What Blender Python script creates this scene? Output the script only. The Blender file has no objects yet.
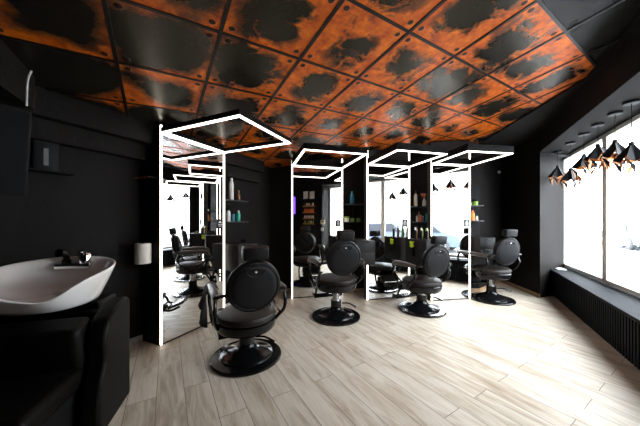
import bpy, bmesh, math, random
from mathutils import Vector, Matrix

random.seed(7)
S = bpy.context.scene
COL = S.collection
R = math.radians

# ------------------------------------------------------------------ camera, sky, exposure
cam_data = bpy.data.cameras.new('camera')
cam_data.sensor_width = 36
cam_data.lens = 252 / 640 * 36
cam_data.shift_y = 8 / 640
cam_data.clip_start = 0.02
cam = bpy.data.objects.new('camera', cam_data)
COL.objects.link(cam)
cam.location = (0, 0, 1.4)
cam.rotation_euler = (R(90), 0, 0)
S.camera = cam

S.view_settings.view_transform = 'Standard'
S.view_settings.look = 'None'
S.view_settings.gamma = 1
S.view_settings.use_curve_mapping = False
S.view_settings.exposure = 0.3

W = bpy.data.worlds.new('sky')
S.world = W
W.use_nodes = True
bg = W.node_tree.nodes['Background']
bg.inputs[0].default_value = (0.84, 0.92, 1.0, 1)
bg.inputs[1].default_value = 15.5
LED_STRENGTH = 6.0

# ------------------------------------------------------------------ plan of the place
D = Vector((.469, .883, 0))          # along the left wall, first mirror and window wall
N = Vector((.883, -.469, 0))         # across the room, towards the window
E1 = Vector((math.sin(R(24.2)), math.cos(R(24.2)), 0))   # along the first mirror
E2 = Vector((.966, .259, 0))         # along the three far mirrors
E4 = Vector((.984, .176, 0))         # along the farthest mirror, turned a little more
N2 = Vector((.259, -.966, 0))        # out of the three far mirrors
C0 = Vector((4.0, 4.58, 0))          # corner of the window recess
WL = Vector((-2.16, 2.82, 0))        # a point of the left wall
M1 = Vector((-1.792, 2.822, 0))


def ceil_z(x, y):
    return 1.4 + 1.511 + .1098 * x - .0710 * y


# window portals (they only guide the daylight of the sky through the panes)
def portal(along, width):
    c = C0 + D * along + N * .75
    li = bpy.data.lights.new('window_daylight', 'AREA')
    li.shape = 'RECTANGLE'
    li.size = width
    li.size_y = 2.2
    li.cycles.is_portal = True
    o = bpy.data.objects.new('window_daylight', li)
    o.location = (c.x, c.y, 1.6)
    z = N                                        # local -Z faces the room
    y = Vector((0, 0, 1))
    x = y.cross(z)
    o.matrix_world = Matrix.Translation(o.location) @ Matrix((x, y, z)).transposed().to_4x4()
    COL.objects.link(o)


for k in range(3):
    portal(.743 - 1.567 * (k + .5), 1.56)


# ------------------------------------------------------------------ materials
def new_mat(name):
    m = bpy.data.materials.new(name)
    m.use_nodes = True
    nt = m.node_tree
    return m, nt, nt.nodes['Principled BSDF']


def pbr(name, col, rough=.5, metal=0, spec=.5, bump=0, bscale=60, var=0, vscale=4, coat=0):
    m, nt, b = new_mat(name)
    b.inputs['Base Color'].default_value = (*col, 1)
    b.inputs['Roughness'].default_value = rough
    b.inputs['Metallic'].default_value = metal
    b.inputs['Specular IOR Level'].default_value = spec
    b.inputs['Coat Weight'].default_value = coat
    tc = nt.nodes.new('ShaderNodeTexCoord')
    if var:
        nz = nt.nodes.new('ShaderNodeTexNoise')
        nz.inputs['Scale'].default_value = vscale
        nz.inputs['Detail'].default_value = 6
        nt.links.new(tc.outputs['Object'], nz.inputs['Vector'])
        mx = nt.nodes.new('ShaderNodeMix')
        mx.data_type = 'RGBA'
        mx.inputs['A'].default_value = (*[c * (1 - var) for c in col], 1)
        mx.inputs['B'].default_value = (*[min(1, c * (1 + var)) for c in col], 1)
        nt.links.new(nz.outputs['Fac'], mx.inputs['Factor'])
        nt.links.new(mx.outputs['Result'], b.inputs['Base Color'])
    if bump:
        nz = nt.nodes.new('ShaderNodeTexNoise')
        nz.inputs['Scale'].default_value = bscale
        nz.inputs['Detail'].default_value = 4
        nt.links.new(tc.outputs['Object'], nz.inputs['Vector'])
        bp = nt.nodes.new('ShaderNodeBump')
        bp.inputs['Strength'].default_value = bump
        bp.inputs['Distance'].default_value = .01
        nt.links.new(nz.outputs['Fac'], bp.inputs['Height'])
        nt.links.new(bp.outputs['Normal'], b.inputs['Normal'])
    return m


def emit(name, col, strength):
    m = bpy.data.materials.new(name)
    m.use_nodes = True
    nt = m.node_tree
    nt.nodes.clear()
    e = nt.nodes.new('ShaderNodeEmission')
    e.inputs[0].default_value = (*col, 1)
    e.inputs[1].default_value = strength
    o = nt.nodes.new('ShaderNodeOutputMaterial')
    nt.links.new(e.outputs[0], o.inputs[0])
    return m


def mirror_mat():
    m = bpy.data.materials.new('mirror_glass')
    m.use_nodes = True
    nt = m.node_tree
    nt.nodes.clear()
    g = nt.nodes.new('ShaderNodeBsdfGlossy')
    g.inputs['Color'].default_value = (.88, .89, .88, 1)
    g.inputs['Roughness'].default_value = 0
    o = nt.nodes.new('ShaderNodeOutputMaterial')
    nt.links.new(g.outputs[0], o.inputs[0])
    return m


def pane_mat():
    m = bpy.data.materials.new('window_pane')
    m.use_nodes = True
    nt = m.node_tree
    nt.nodes.clear()
    t = nt.nodes.new('ShaderNodeBsdfTransparent')
    g = nt.nodes.new('ShaderNodeBsdfGlossy')
    g.inputs['Roughness'].default_value = 0
    lw = nt.nodes.new('ShaderNodeLayerWeight')
    f = nt.nodes.new('ShaderNodeMath')
    f.operation = 'POWER'
    f.inputs[1].default_value = 6
    nt.links.new(lw.outputs['Facing'], f.inputs[0])
    mx = nt.nodes.new('ShaderNodeMixShader')
    o = nt.nodes.new('ShaderNodeOutputMaterial')
    nt.links.new(f.outputs[0], mx.inputs[0])
    nt.links.new(t.outputs[0], mx.inputs[1])
    nt.links.new(g.outputs[0], mx.inputs[2])
    nt.links.new(mx.outputs[0], o.inputs[0])
    return m


def math_node(nt, op, a=None, b=None, c=None):
    n = nt.nodes.new('ShaderNodeMath')
    n.operation = op
    for i, v in enumerate((a, b, c)):
        if v is None:
            continue
        if isinstance(v, (int, float)):
            n.inputs[i].default_value = v
        else:
            nt.links.new(v, n.inputs[i])
    return n.outputs[0]


def ramp(nt, fac, stops):
    r = nt.nodes.new('ShaderNodeValToRGB')
    el = r.color_ramp.elements
    while len(el) < len(stops):
        el.new(.5)
    for e, (p, c) in zip(el, stops):
        e.position = p
        e.color = (*c, 1)
    nt.links.new(fac, r.inputs[0])
    return r.outputs[0]


def mixc(nt, fac, a, b, mode='MIX'):
    n = nt.nodes.new('ShaderNodeMix')
    n.data_type = 'RGBA'
    n.blend_type = mode
    for key, v in (('Factor', fac), ('A', a), ('B', b)):
        if isinstance(v, tuple):
            n.inputs[key].default_value = (*v, 1)
        elif isinstance(v, (int, float)):
            n.inputs[key].default_value = v
        else:
            nt.links.new(v, n.inputs[key])
    return n.outputs['Result']


def noise(nt, vec, scale, detail=5, rough=.55, dist=0):
    n = nt.nodes.new('ShaderNodeTexNoise')
    n.inputs['Scale'].default_value = scale
    n.inputs['Detail'].default_value = detail
    n.inputs['Roughness'].default_value = rough
    n.inputs['Distortion'].default_value = dist
    nt.links.new(vec, n.inputs['Vector'])
    return n.outputs['Fac']


def ceiling_mat():
    """Rust and steel ceiling tiles: UV runs one unit per tile."""
    m, nt, b = new_mat('rusted_metal_tiles')
    uv = nt.nodes.new('ShaderNodeUVMap').outputs[0]
    sep = nt.nodes.new('ShaderNodeSeparateXYZ')
    nt.links.new(uv, sep.inputs[0])
    fx = math_node(nt, 'ABSOLUTE', math_node(nt, 'SUBTRACT', math_node(nt, 'FRACT', sep.outputs[0]), .5))
    fy = math_node(nt, 'ABSOLUTE', math_node(nt, 'SUBTRACT', math_node(nt, 'FRACT', sep.outputs[1]), .5))
    # rounded-square distance from the tile centre, broken up by noise
    p4 = math_node(nt, 'POWER', math_node(nt, 'ADD', math_node(nt, 'POWER', fx, 3.0), math_node(nt, 'POWER', fy, 3.0)), 1 / 3.0)
    n1 = noise(nt, uv, 1.25, 3, .45, .15)
    n2 = noise(nt, uv, 6, 9, .68, .1)
    n3 = noise(nt, uv, 30, 6, .7)
    # one random value per tile
    fl = nt.nodes.new('ShaderNodeVectorMath')
    fl.operation = 'FLOOR'
    nt.links.new(uv, fl.inputs[0])
    wn = nt.nodes.new('ShaderNodeTexWhiteNoise')
    wn.noise_dimensions = '3D'
    nt.links.new(fl.outputs[0], wn.inputs['Vector'])
    rnd = wn.outputs['Value']
    d = math_node(nt, 'ADD', p4, math_node(nt, 'MULTIPLY', math_node(nt, 'SUBTRACT', n1, .5), .9))
    d = math_node(nt, 'ADD', d, math_node(nt, 'MULTIPLY', math_node(nt, 'SUBTRACT', n2, .5), .24))
    d = math_node(nt, 'ADD', d, math_node(nt, 'MULTIPLY', math_node(nt, 'SUBTRACT', rnd, .62), .22))
    # dark sheet patches grow towards the basin, partly painting in shade; mostly rust window-side
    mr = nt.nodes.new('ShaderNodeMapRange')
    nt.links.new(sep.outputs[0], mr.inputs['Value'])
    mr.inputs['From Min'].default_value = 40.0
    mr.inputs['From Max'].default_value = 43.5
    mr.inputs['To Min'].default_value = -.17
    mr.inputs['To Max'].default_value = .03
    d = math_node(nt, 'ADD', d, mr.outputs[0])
    # rust veins crossing the dark sheet
    nv = noise(nt, uv, 2.3, 5, .6, .3)
    vein = math_node(nt, 'SUBTRACT', 1, math_node(nt, 'MULTIPLY', math_node(nt, 'ABSOLUTE', math_node(nt, 'SUBTRACT', nv, .5)), 16))
    vein = math_node(nt, 'MAXIMUM', vein, 0)
    gate = math_node(nt, 'GREATER_THAN', sep.outputs[0], 42.3)
    d = math_node(nt, 'ADD', d, math_node(nt, 'MULTIPLY', math_node(nt, 'MULTIPLY', vein, gate), .16))
    # the last column by the window is plain dark sheet
    plain = math_node(nt, 'LESS_THAN', sep.outputs[1], 38.0)
    d = math_node(nt, 'SUBTRACT', d, math_node(nt, 'MULTIPLY', plain, 2))
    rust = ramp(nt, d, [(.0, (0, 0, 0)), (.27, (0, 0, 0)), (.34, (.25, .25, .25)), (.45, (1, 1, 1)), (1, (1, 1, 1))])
    orange = ramp(nt, n2, [(.25, (.10, .016, .003)), (.42, (.62, .095, .003)), (.66, (.95, .235, .008))])
    steel = ramp(nt, n3, [(.3, (.018, .016, .012)), (.55, (.066, .058, .043)), (.8, (.15, .13, .095))])
    steel = mixc(nt, math_node(nt, 'MULTIPLY', ramp(nt, n2, [(.55, (0, 0, 0)), (.75, (1, 1, 1))]), .25), steel, (.16, .05, .01))
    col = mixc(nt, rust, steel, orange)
    # bolts near the four corners of each tile
    bx = math_node(nt, 'SUBTRACT', fx, .40)
    by = math_node(nt, 'SUBTRACT', fy, .40)
    br = math_node(nt, 'SQRT', math_node(nt, 'ADD', math_node(nt, 'MULTIPLY', bx, bx), math_node(nt, 'MULTIPLY', by, by)))
    bolt = math_node(nt, 'LESS_THAN', br, .034)
    col = mixc(nt, bolt, col, (.03, .010, .005))
    col = mixc(nt, plain, col, (.014, .013, .012))
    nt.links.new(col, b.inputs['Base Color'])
    ro = nt.nodes.new('ShaderNodeMapRange')
    nt.links.new(rust, ro.inputs['Value'])
    ro.inputs['To Min'].default_value = .26
    ro.inputs['To Max'].default_value = .42
    nt.links.new(ro.outputs[0], b.inputs['Roughness'])
    me = nt.nodes.new('ShaderNodeMapRange')
    nt.links.new(rust, me.inputs['Value'])
    me.inputs['To Min'].default_value = .75
    me.inputs['To Max'].default_value = .25
    nt.links.new(math_node(nt, 'MULTIPLY', me.outputs[0], math_node(nt, 'SUBTRACT', 1, plain)), b.inputs['Metallic'])
    nt.links.new(math_node(nt, 'SUBTRACT', .5, math_node(nt, 'MULTIPLY', plain, .4)), b.inputs['Specular IOR Level'])
    h = math_node(nt, 'ADD', math_node(nt, 'MULTIPLY', n3, .35),
                  math_node(nt, 'MULTIPLY', ramp(nt, br, [(0, (1, 1, 1)), (.03, (.8, .8, .8)), (.045, (0, 0, 0))]), 1.5))
    bp = nt.nodes.new('ShaderNodeBump')
    bp.inputs['Strength'].default_value = .5
    bp.inputs['Distance'].default_value = .006
    nt.links.new(h, bp.inputs['Height'])
    nt.links.new(bp.outputs[0], b.inputs['Normal'])
    return m


def floor_mat():
    """Bleached laminate planks: UV in metres, x along the planks."""
    m, nt, b = new_mat('bleached_plank_floor')
    uv = nt.nodes.new('ShaderNodeUVMap').outputs[0]
    br = nt.nodes.new('ShaderNodeTexBrick')
    br.offset = .37
    br.inputs['Scale'].default_value = 1
    br.inputs['Brick Width'].default_value = 1.32
    br.inputs['Row Height'].default_value = .195
    br.inputs['Mortar Size'].default_value = .0022
    br.inputs['Mortar Smooth'].default_value = .2
    br.inputs['Color1'].default_value = (0, 0, 0, 1)
    br.inputs['Color2'].default_value = (1, 1, 1, 1)
    br.inputs['Mortar'].default_value = (.5, .5, .5, 1)
    nt.links.new(uv, br.inputs['Vector'])
    mp = nt.nodes.new('ShaderNodeMapping')
    mp.inputs['Scale'].default_value = (1.7, 11, 1)
    nt.links.new(uv, mp.inputs['Vector'])
    off = nt.nodes.new('ShaderNodeVectorMath')
    off.operation = 'MULTIPLY_ADD'
    nt.links.new(br.outputs['Color'], off.inputs[0])
    off.inputs[1].default_value = (7, 13, 5)
    nt.links.new(mp.outputs[0], off.inputs[2])
    g1 = noise(nt, off.outputs[0], 1.0, 8, .62, .8)
    mp2 = nt.nodes.new('ShaderNodeMapping')
    mp2.inputs['Scale'].default_value = (3, 60, 1)
    nt.links.new(uv, mp2.inputs['Vector'])
    g2 = noise(nt, mp2.outputs[0], 1.5, 5, .6)
    base = ramp(nt, g1, [(.24, (.31, .235, .16)), (.40, (.48, .40, .305)), (.54, (.62, .555, .46)), (.8, (.70, .65, .56))])
    tint = mixc(nt, br.outputs['Color'], (.92, .91, .90), (1.0, 1.0, 1.0))
    col = mixc(nt, 1.0, base, tint, 'MULTIPLY')
    fine = ramp(nt, g2, [(.3, (.80, .77, .73)), (.65, (1, 1, 1))])
    col = mixc(nt, .8, col, fine, 'MULTIPLY')
    col = mixc(nt, br.outputs['Fac'], col, (.13, .10, .075))
    nt.links.new(col, b.inputs['Base Color'])
    b.inputs['Roughness'].default_value = .46
    b.inputs['Specular IOR Level'].default_value = .3
    bp = nt.nodes.new('ShaderNodeBump')
    bp.inputs['Strength'].default_value = .12
    bp.inputs['Distance'].default_value = .004
    nt.links.new(g2, bp.inputs['Height'])
    nt.links.new(bp.outputs[0], b.inputs['Normal'])
    return m


M = dict(
    wall=pbr('black_plaster', (.0105, .0090, .0082), .7, spec=.12, bump=.25, bscale=45, var=.25, vscale=3),
    panel=pbr('black_laminate', (.012, .0105, .0095), .55, spec=.2, bump=.08, bscale=120, var=.2, vscale=8),
    black=pbr('black_paint', (.004, .004, .004), .55, spec=.12),
    leather=pbr('black_leather', (.0045, .0040, .0038), .40, spec=.16, bump=.35, bscale=140, var=.2, vscale=20),
    seatcloth=pbr('seat_leather', (.017, .012, .0095), .48, spec=.25, bump=.35, bscale=140, var=.25, vscale=14),
    shell=pbr('back_shell', (.0065, .0065, .0072), .45, spec=.14, bump=.3, bscale=240),
    metal=pbr('black_enamel', (.004, .004, .0045), .18, spec=.25),
    steel=pbr('grey_steel', (.35, .35, .36), .25, 1),
    dimsteel=pbr('dull_steel', (.10, .10, .10), .5, .6),
    chrome=pbr('chrome', (.75, .75, .76), .08, 1),
    arm=pbr('arm_pad_leather', (.045, .033, .026), .35, bump=.3, bscale=160),
    ceramic=pbr('white_ceramic', (.90, .86, .82), .10, coat=.5),
    tubskin=pbr('wash_chair_leatherette', (.0032, .0026, .0022), .5, spec=.10, bump=.2, bscale=60),
    led=emit('led_diffuser', (1.0, .93, .83), LED_STRENGTH),
    mirror=mirror_mat(),
    pane=pane_mat(),
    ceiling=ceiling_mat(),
    floor=floor_mat(),
    grid=pbr('dark_grid_bar', (.012, .011, .01), .35, .3),
    frame=pbr('white_window_plastic', (.92, .90, .87), .35),
    frameb=pbr('cream_window_profile', (.88, .82, .74), .5),
    bench=pbr('dark_bench_board', (.010, .011, .013), .7, spec=.08, bump=.05),
    base=pbr('tan_baseboard', (.34, .22, .12), .5, var=.25, vscale=9),
    basew=pbr('pale_baseboard', (.55, .52, .47), .5),
    shelf=pbr('dark_shelf_board', (.03, .028, .027), .4),
    white=pbr('white_plastic', (.80, .78, .74), .4),
    dimwhite=pbr('grey_plastic', (.25, .25, .25), .5),
    paper=pbr('paper', (.72, .66, .60), .8, bump=.1),
    copper=pbr('copper_sheet', (.55, .22, .07), .3, .9),
    blacksheet=pbr('black_sheet_metal', (.008, .008, .009), .5, spec=.2),
    red=pbr('red_orange_plastic', (.80, .16, .03), .4),
    orange=pbr('orange_plastic', (.85, .26, .04), .35),
    amber=pbr('brown_glass', (.16, .06, .02), .15, coat=.5),
    blue=pbr('blue_plastic', (.03, .22, .35), .3),
    teal=pbr('teal_plastic', (.02, .42, .26), .3),
    green=pbr('green_plastic', (.22, .36, .05), .35),
    lime=pbr('lime_plastic', (.62, .82, .03), .4),
    purple=emit('purple_tube', (.25, .08, 1.0), 1.6),
    cream=pbr('cream_plastic', (.72, .66, .50), .4),
    cloth=pbr('black_cape_cloth', (.010, .010, .010), .75, bump=.3, bscale=90),
    snow=pbr('pale_pavement', (.28, .28, .28), .9, var=.06),
    road=pbr('wet_road', (.25, .25, .26), .7, var=.1),
    facade=pbr('pale_facade', (.82, .82, .80), .9),
    facadewin=pbr('facade_glass', (.45, .48, .52), .3),
    bark=pbr('bark', (.16, .15, .14), .9),
    carpaint=pbr('dark_blue_car_paint', (.09, .115, .16), .35, spec=.3),
    carwhite=pbr('grey_car_paint', (.06, .07, .09), .35, spec=.3),
    carglass=pbr('car_glass', (.01, .012, .018), .2, spec=.2),
    rubber=pbr('tyre_rubber', (.05, .05, .05), .8),
    screen=pbr('tv_screen', (.004, .004, .0045), .6, spec=.08),
    tan=pbr('rack_wood', (.40, .20, .06), .5),
)


# ------------------------------------------------------------------ helpers
class MB:
    """Collects shapes into one mesh object."""

    def __init__(self):
        self.bm = bmesh.new()

    def box(self, lo, hi, mat=None, bevel=0, seg=2):
        t = bmesh.new()
        bmesh.ops.create_cube(t, size=1)
        for v in t.verts:
            v.co = Vector([lo[i] + (v.co[i] + .5) * (hi[i] - lo[i]) for i in range(3)])
        if bevel:
            bmesh.ops.bevel(t, geom=list(t.edges), offset=bevel, segments=seg, affect='EDGES', profile=.5)
        self._merge(t, mat)
        return self

    def _merge(self, t, mat=None):
        if mat is not None:
            bmesh.ops.transform(t, matrix=mat, verts=t.verts)
        me = bpy.data.meshes.new('tmp')
        t.to_mesh(me)
        t.free()
        self.bm.from_mesh(me)
        bpy.data.meshes.remove(me)

    def lathe(self, prof, seg=40, mat=None, sx=1, sy=1, cap=True):
        t = bmesh.new()
        rings = []
        for r, z in prof:
            if r < 1e-5:
                rings.append([t.verts.new((0, 0, z))])
            else:
                rings.append([t.verts.new((r * math.cos(2 * math.pi * k / seg) * sx, r * math.sin(2 * math.pi * k / seg) * sy, z)) for k in range(seg)])
        for a, b in zip(rings, rings[1:]):
            for k in range(seg):
                k2 = (k + 1) % seg
                if len(a) == 1 and len(b) == 1:
                    continue
                if len(a) == 1:
                    t.faces.new((a[0], b[k2], b[k]))
                elif len(b) == 1:
                    t.faces.new((a[k], a[k2], b[0]))
                else:
                    t.faces.new((a[k], a[k2], b[k2], b[k]))
        if cap:
            for ring, flip in ((rings[0], True), (rings[-1], False)):
                if len(ring) > 1:
                    t.faces.new(ring[::-1] if flip else ring)
        bmesh.ops.recalc_face_normals(t, faces=t.faces)
        self._merge(t, mat)
        return self

    def tube(self, pts, r, seg=10, sub=6, sx=1.0, mat=None):
        """Smooth tube through points (Catmull-Rom). r is one radius or one per point."""
        P = [Vector(p) for p in pts]
        rr = r if isinstance(r, (list, tuple)) else [r] * len(P)
        out, ro = [], []
        for i in range(len(P) - 1):
            p0, p1, p2, p3 = P[max(i - 1, 0)], P[i], P[i + 1], P[min(i + 2, len(P) - 1)]
            for k in range(sub):
                u = k / sub
                out.append(.5 * ((2 * p1) + (p2 - p0) * u + (2 * p0 - 5 * p1 + 4 * p2 - p3) * u * u + (3 * p1 - p0 - 3 * p2 + p3) * u ** 3))
                ro.append(rr[i] * (1 - u) + rr[i + 1] * u)
        out.append(P[-1])
        ro.append(rr[-1])
        t = bmesh.new()
        rings = []
        up = None
        for i, p in enumerate(out):
            tan = (out[min(i + 1, len(out) - 1)] - out[max(i - 1, 0)]).normalized()
            if up is None:
                up = Vector((0, 0, 1)) if abs(tan.z) < .9 else Vector((1, 0, 0))
            side = tan.cross(up).normalized()
            up = side.cross(tan).normalized()
            rings.append([t.verts.new(p + (side * math.cos(2 * math.pi * k / seg) * sx + up * math.sin(2 * math.pi * k / seg)) * ro[i]) for k in range(seg)])
        for a, b in zip(rings, rings[1:]):
            for k in range(seg):
                t.faces.new((a[k], a[(k + 1) % seg], b[(k + 1) % seg], b[k]))
        t.faces.new(rings[0][::-1])
        t.faces.new(rings[-1])
        bmesh.ops.recalc_face_normals(t, faces=t.faces)
        self._merge(t, mat)
        return self

    def prism(self, poly, z0, z1, mat=None):
        """Plan polygon raised from z0 to z1; each may be a function of x, y."""
        f0 = z0 if callable(z0) else (lambda x, y: z0)
        f1 = z1 if callable(z1) else (lambda x, y: z1)
        t = bmesh.new()
        a = [t.verts.new((p[0], p[1], f0(p[0], p[1]))) for p in poly]
        b = [t.verts.new((p[0], p[1], f1(p[0], p[1]))) for p in poly]
        k = len(poly)
        t.faces.new(a[::-1])
        t.faces.new(b)
        for i in range(k):
            t.faces.new((a[i], a[(i + 1) % k], b[(i + 1) % k], b[i]))
        bmesh.ops.recalc_face_normals(t, faces=t.faces)
        self._merge(t, mat)
        return self

    def build(self, name, mat, parent=None, angle=35, loc=None, bevel=0):
        bm = self.bm
        if loc is not None:
            bmesh.ops.translate(bm, vec=-Vector(loc), verts=bm.verts)
        me = bpy.data.meshes.new(name)
        bm.to_mesh(me)
        bm.free()
        me.polygons.foreach_set('use_smooth', [True] * len(me.polygons))
        me.set_sharp_from_angle(angle=R(angle))
        me.materials.append(mat)
        o = bpy.data.objects.new(name, me)
        COL.objects.link(o)
        if loc is not None:
            o.location = loc
        if parent is not None:
            o.parent = parent
        if bevel:
            md = o.modifiers.new('edge_bevel', 'BEVEL')
            md.width = bevel
            md.segments = 2
            md.limit_method = 'ANGLE'
        return o


def tag(o, label=None, cat=None, group=None, kind=None):
    if label:
        o['label'] = label
    if cat:
        o['category'] = cat
    if group:
        o['group'] = group
    if kind:
        o['kind'] = kind
    return o


def empty(name, loc, rz=0, label=None, cat=None, group=None):
    o = bpy.data.objects.new(name, None)
    o.empty_display_size = .1
    COL.objects.link(o)
    o.location = loc
    o.rotation_euler = (0, 0, rz)
    return tag(o, label, cat, group)


def children(o):
    return [c for c in bpy.data.objects if c.parent == o]


def copy_tree(o, parent=None):
    c = o.copy()
    COL.objects.link(c)
    if parent is not None:
        c.parent = parent
    for ch in children(o):
        copy_tree(ch, c)
    return c


def struct(name, mb, mat, label=None, **k):
    o = mb.build(name, mat, **k)
    o['kind'] = 'structure'
    if label:
        o['label'] = label
    return o


def frame_mat(origin, ex, ez=Vector((0, 0, 1))):
    """Matrix with local x along ex, local z up, local y = z cross x."""
    ex = Vector(ex).normalized()
    ey = ez.cross(ex)
    m = Matrix((ex, ey, ez)).transposed().to_4x4()
    return Matrix.Translation(origin) @ m


def heading(v):
    return math.atan2(v.y, v.x)


# ------------------------------------------------------------------ the room
CL = C0 - D * 8.5                         # near right corner, behind the camera
BL = CL - N * 4.61                        # near left corner
LC = Vector((-1.23, 4.57, 0))             # far end of the left wall
BK = Vector((-.95, 4.98, 0))              # start of the back wall
BR = Vector((3.15, 4.98, 0))
RC = Vector((4.17, 5.80, 0))
W0 = C0 + D * .743 + N * .568             # far edge of the window
W1 = C0 - D * 3.958 + N * .568            # near edge of the window
F1 = C0 - D * 3.958


def wall(name, p, q, label, out=None, th=.12, z0=-.02, z1=None, mat='wall', ext=0):
    p, q = Vector(p), Vector(q)
    e = (q - p).normalized()
    o = Vector((-e.y, e.x, 0)) if out is None else out
    p, q = p - e * ext, q + e * ext
    mb = MB().prism([p, q, q + o * th, p + o * th], z0, z1 or (lambda x, y: ceil_z(x, y) + .02))
    return struct(name, mb, M[mat], label)


wall('wall_left', BL, LC, 'matt black plaster wall behind the wash basin', ext=.02)
wall('wall_left_far', LC, BK, 'short black wall turning from the first shelves to the mirrors')
wall('wall_back', BK, BR, 'black wall behind the three far mirrors')
wall('wall_right_far', BR, RC, 'black wall beyond the farthest mirror')
ztop = lambda x, y: ceil_z(x, y) + .02
struct('wall_right_column', MB().prism([RC, C0, C0 + (W0 - C0) * .12, RC + Vector((.12, 0, 0))], -.02, ztop), M['wall'], 'black wall leading to the window corner')
rv = C0 + (W0 - C0) * .1201
re = W0 + (W0 - C0).normalized() * .2
struct('wall_window_reveal', MB().prism([rv, re, re + Vector((-.0, .14, 0)), rv + Vector((0, .14, 0))], -.02, ztop), M['wall'], 'splayed black reveal at the far side of the window')
wall('wall_window_reveal_near', W1, F1, 'black reveal at the near side of the window')
wall('wall_right', F1, CL, 'black wall with certificates between window and rear wall', ext=.0)
wall('wall_rear', CL, BL, 'black wall behind the camera', ext=.1)
# wall above and below the window
lintel = MB().prism([C0 + D * .02, C0 - D * 3.958, W1 + N * .14, W0 + N * .14], 2.66, lambda x, y: ceil_z(x, y) + .02)
struct('wall_window_lintel', lintel, M['wall'], 'black band of wall above the window with the pendant lamps below it')
sill = MB().prism([W0 - N * .03, W1 - N * .03, W1 + N * .14, W0 + N * .14], -.02, .47)
struct('wall_window_apron', sill, M['wall'], 'black wall under the window')

# floor
ang = R(90 + 31.3)                        # plank direction in plan
pd = Vector((-math.sin(R(31.3)), math.cos(R(31.3)), 0))
pn = Vector((pd.y, -pd.x, 0))


def uv_plane(name, poly, zf, mat, uvf, label, th, flip=False):
    bm = bmesh.new()
    uvl = bm.loops.layers.uv.new('UVMap')
    a = [bm.verts.new((p[0], p[1], zf(p[0], p[1]))) for p in poly]
    b = [bm.verts.new((p[0], p[1], zf(p[0], p[1]) + th)) for p in poly]
    k = len(poly)
    fs = [bm.faces.new(a), bm.faces.new(b[::-1])]
    for i in range(k):
        fs.append(bm.faces.new((a[i], b[i], b[(i + 1) % k], a[(i + 1) % k])))
    bmesh.ops.recalc_face_normals(bm, faces=bm.faces)
    for f in bm.faces:
        for l in f.loops:
            l[uvl].uv = uvf(l.vert.co.x, l.vert.co.y)
    me = bpy.data.meshes.new(name)
    bm.to_mesh(me)
    bm.free()
    me.materials.append(mat)
    o = bpy.data.objects.new(name, me)
    COL.objects.link(o)
    o['kind'] = 'structure'
    o['label'] = label
    return o


room = [BL, CL, F1, W1 + N * .1, W0 + N * .1, C0, RC, BR, BK, LC]
floor_poly = [BL - N * .1 - D * .1, CL + N * .1 - D * .1, F1 + N * .68, W0 + N * .1 + D * .1, RC + Vector((.1, .1, 0)), BR + Vector((0, .1, 0)), BK + Vector((0, .1, 0)), LC - N * .1]
uv_plane('floor', floor_poly, lambda x, y: 0, M['floor'],
         lambda x, y: (x * pd.x + y * pd.y + .25, x * pn.x + y * pn.y + .07), 'bleached wooden plank floor', -.05)

# ceiling: node (i, j) of the tile grid lies at CO + i*CA + j*CB
th_c = R(-32.914)
CO = Vector((-1.1532 * 1.511, .7075 * 1.511, 0))
CA = Vector((math.cos(th_c), -math.sin(th_c), 0)) * (.4142 * 1.511)
CB = Vector((math.sin(th_c), math.cos(th_c), 0)) * (.3945 * 1.511)


def cuv(x, y):
    r = Vector((x, y, 0)) - CO
    return (r.dot(CA) / CA.length_squared + 40, r.dot(CB) / CB.length_squared + 40)


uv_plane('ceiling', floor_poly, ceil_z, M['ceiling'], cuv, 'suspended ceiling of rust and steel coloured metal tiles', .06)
gb = MB()


def bar(p, q, w, up):
    p, q = Vector(p), Vector(q)
    e = (q - p).normalized()
    s = Vector((-e.y, e.x, 0)) * w * .5
    gb.prism([p - s, q - s, q + s, p + s], lambda x, y: ceil_z(x, y) - up, lambda x, y: ceil_z(x, y) + .01)


def inside(p):
    c = False
    k = len(room)
    for i in range(k):
        a, b = room[i], room[(i + 1) % k]
        if (a.y > p.y) != (b.y > p.y) and p.x < (b.x - a.x) * (p.y - a.y) / (b.y - a.y) + a.x:
            c = not c
    return c


def clip_line(o, d, lim=14):
    run = None
    step = .03
    k = int(2 * lim / step)
    for i in range(k + 1):
        p = o + d * (-lim + i * step)
        if inside(p):
            if run is None:
                run = [p, p]
            run[1] = p
        elif run is not None:
            if (run[1] - run[0]).length > .1:
                yield run
            run = None


for i in range(-10, 16):
    for a, b in clip_line(CO + CA * i, CB.normalized()):
        bar(a, b, .026, .007)
for j in range(-12, 14):
    for a, b in clip_line(CO + CB * j, CA.normalized()):
        bar(a, b, .022, .006)
struct('ceiling_grid', gb, M['grid'], 'dark metal bars between the ceiling tiles')
# plain black strip of ceiling along the window side
strip = [Vector((3.08, 5.75, 0)), C0 + D * .9, C0 - D * 8.4, C0 - D * 8.4 - N * .15, Vector((3.02, 2.86, 0))]
struct('ceiling_border', MB().prism(strip, lambda x, y: ceil_z(x, y) - .03, lambda x, y: ceil_z(x, y) + .01), M['wall'],
       'plain black strip of ceiling along the window side')

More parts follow.
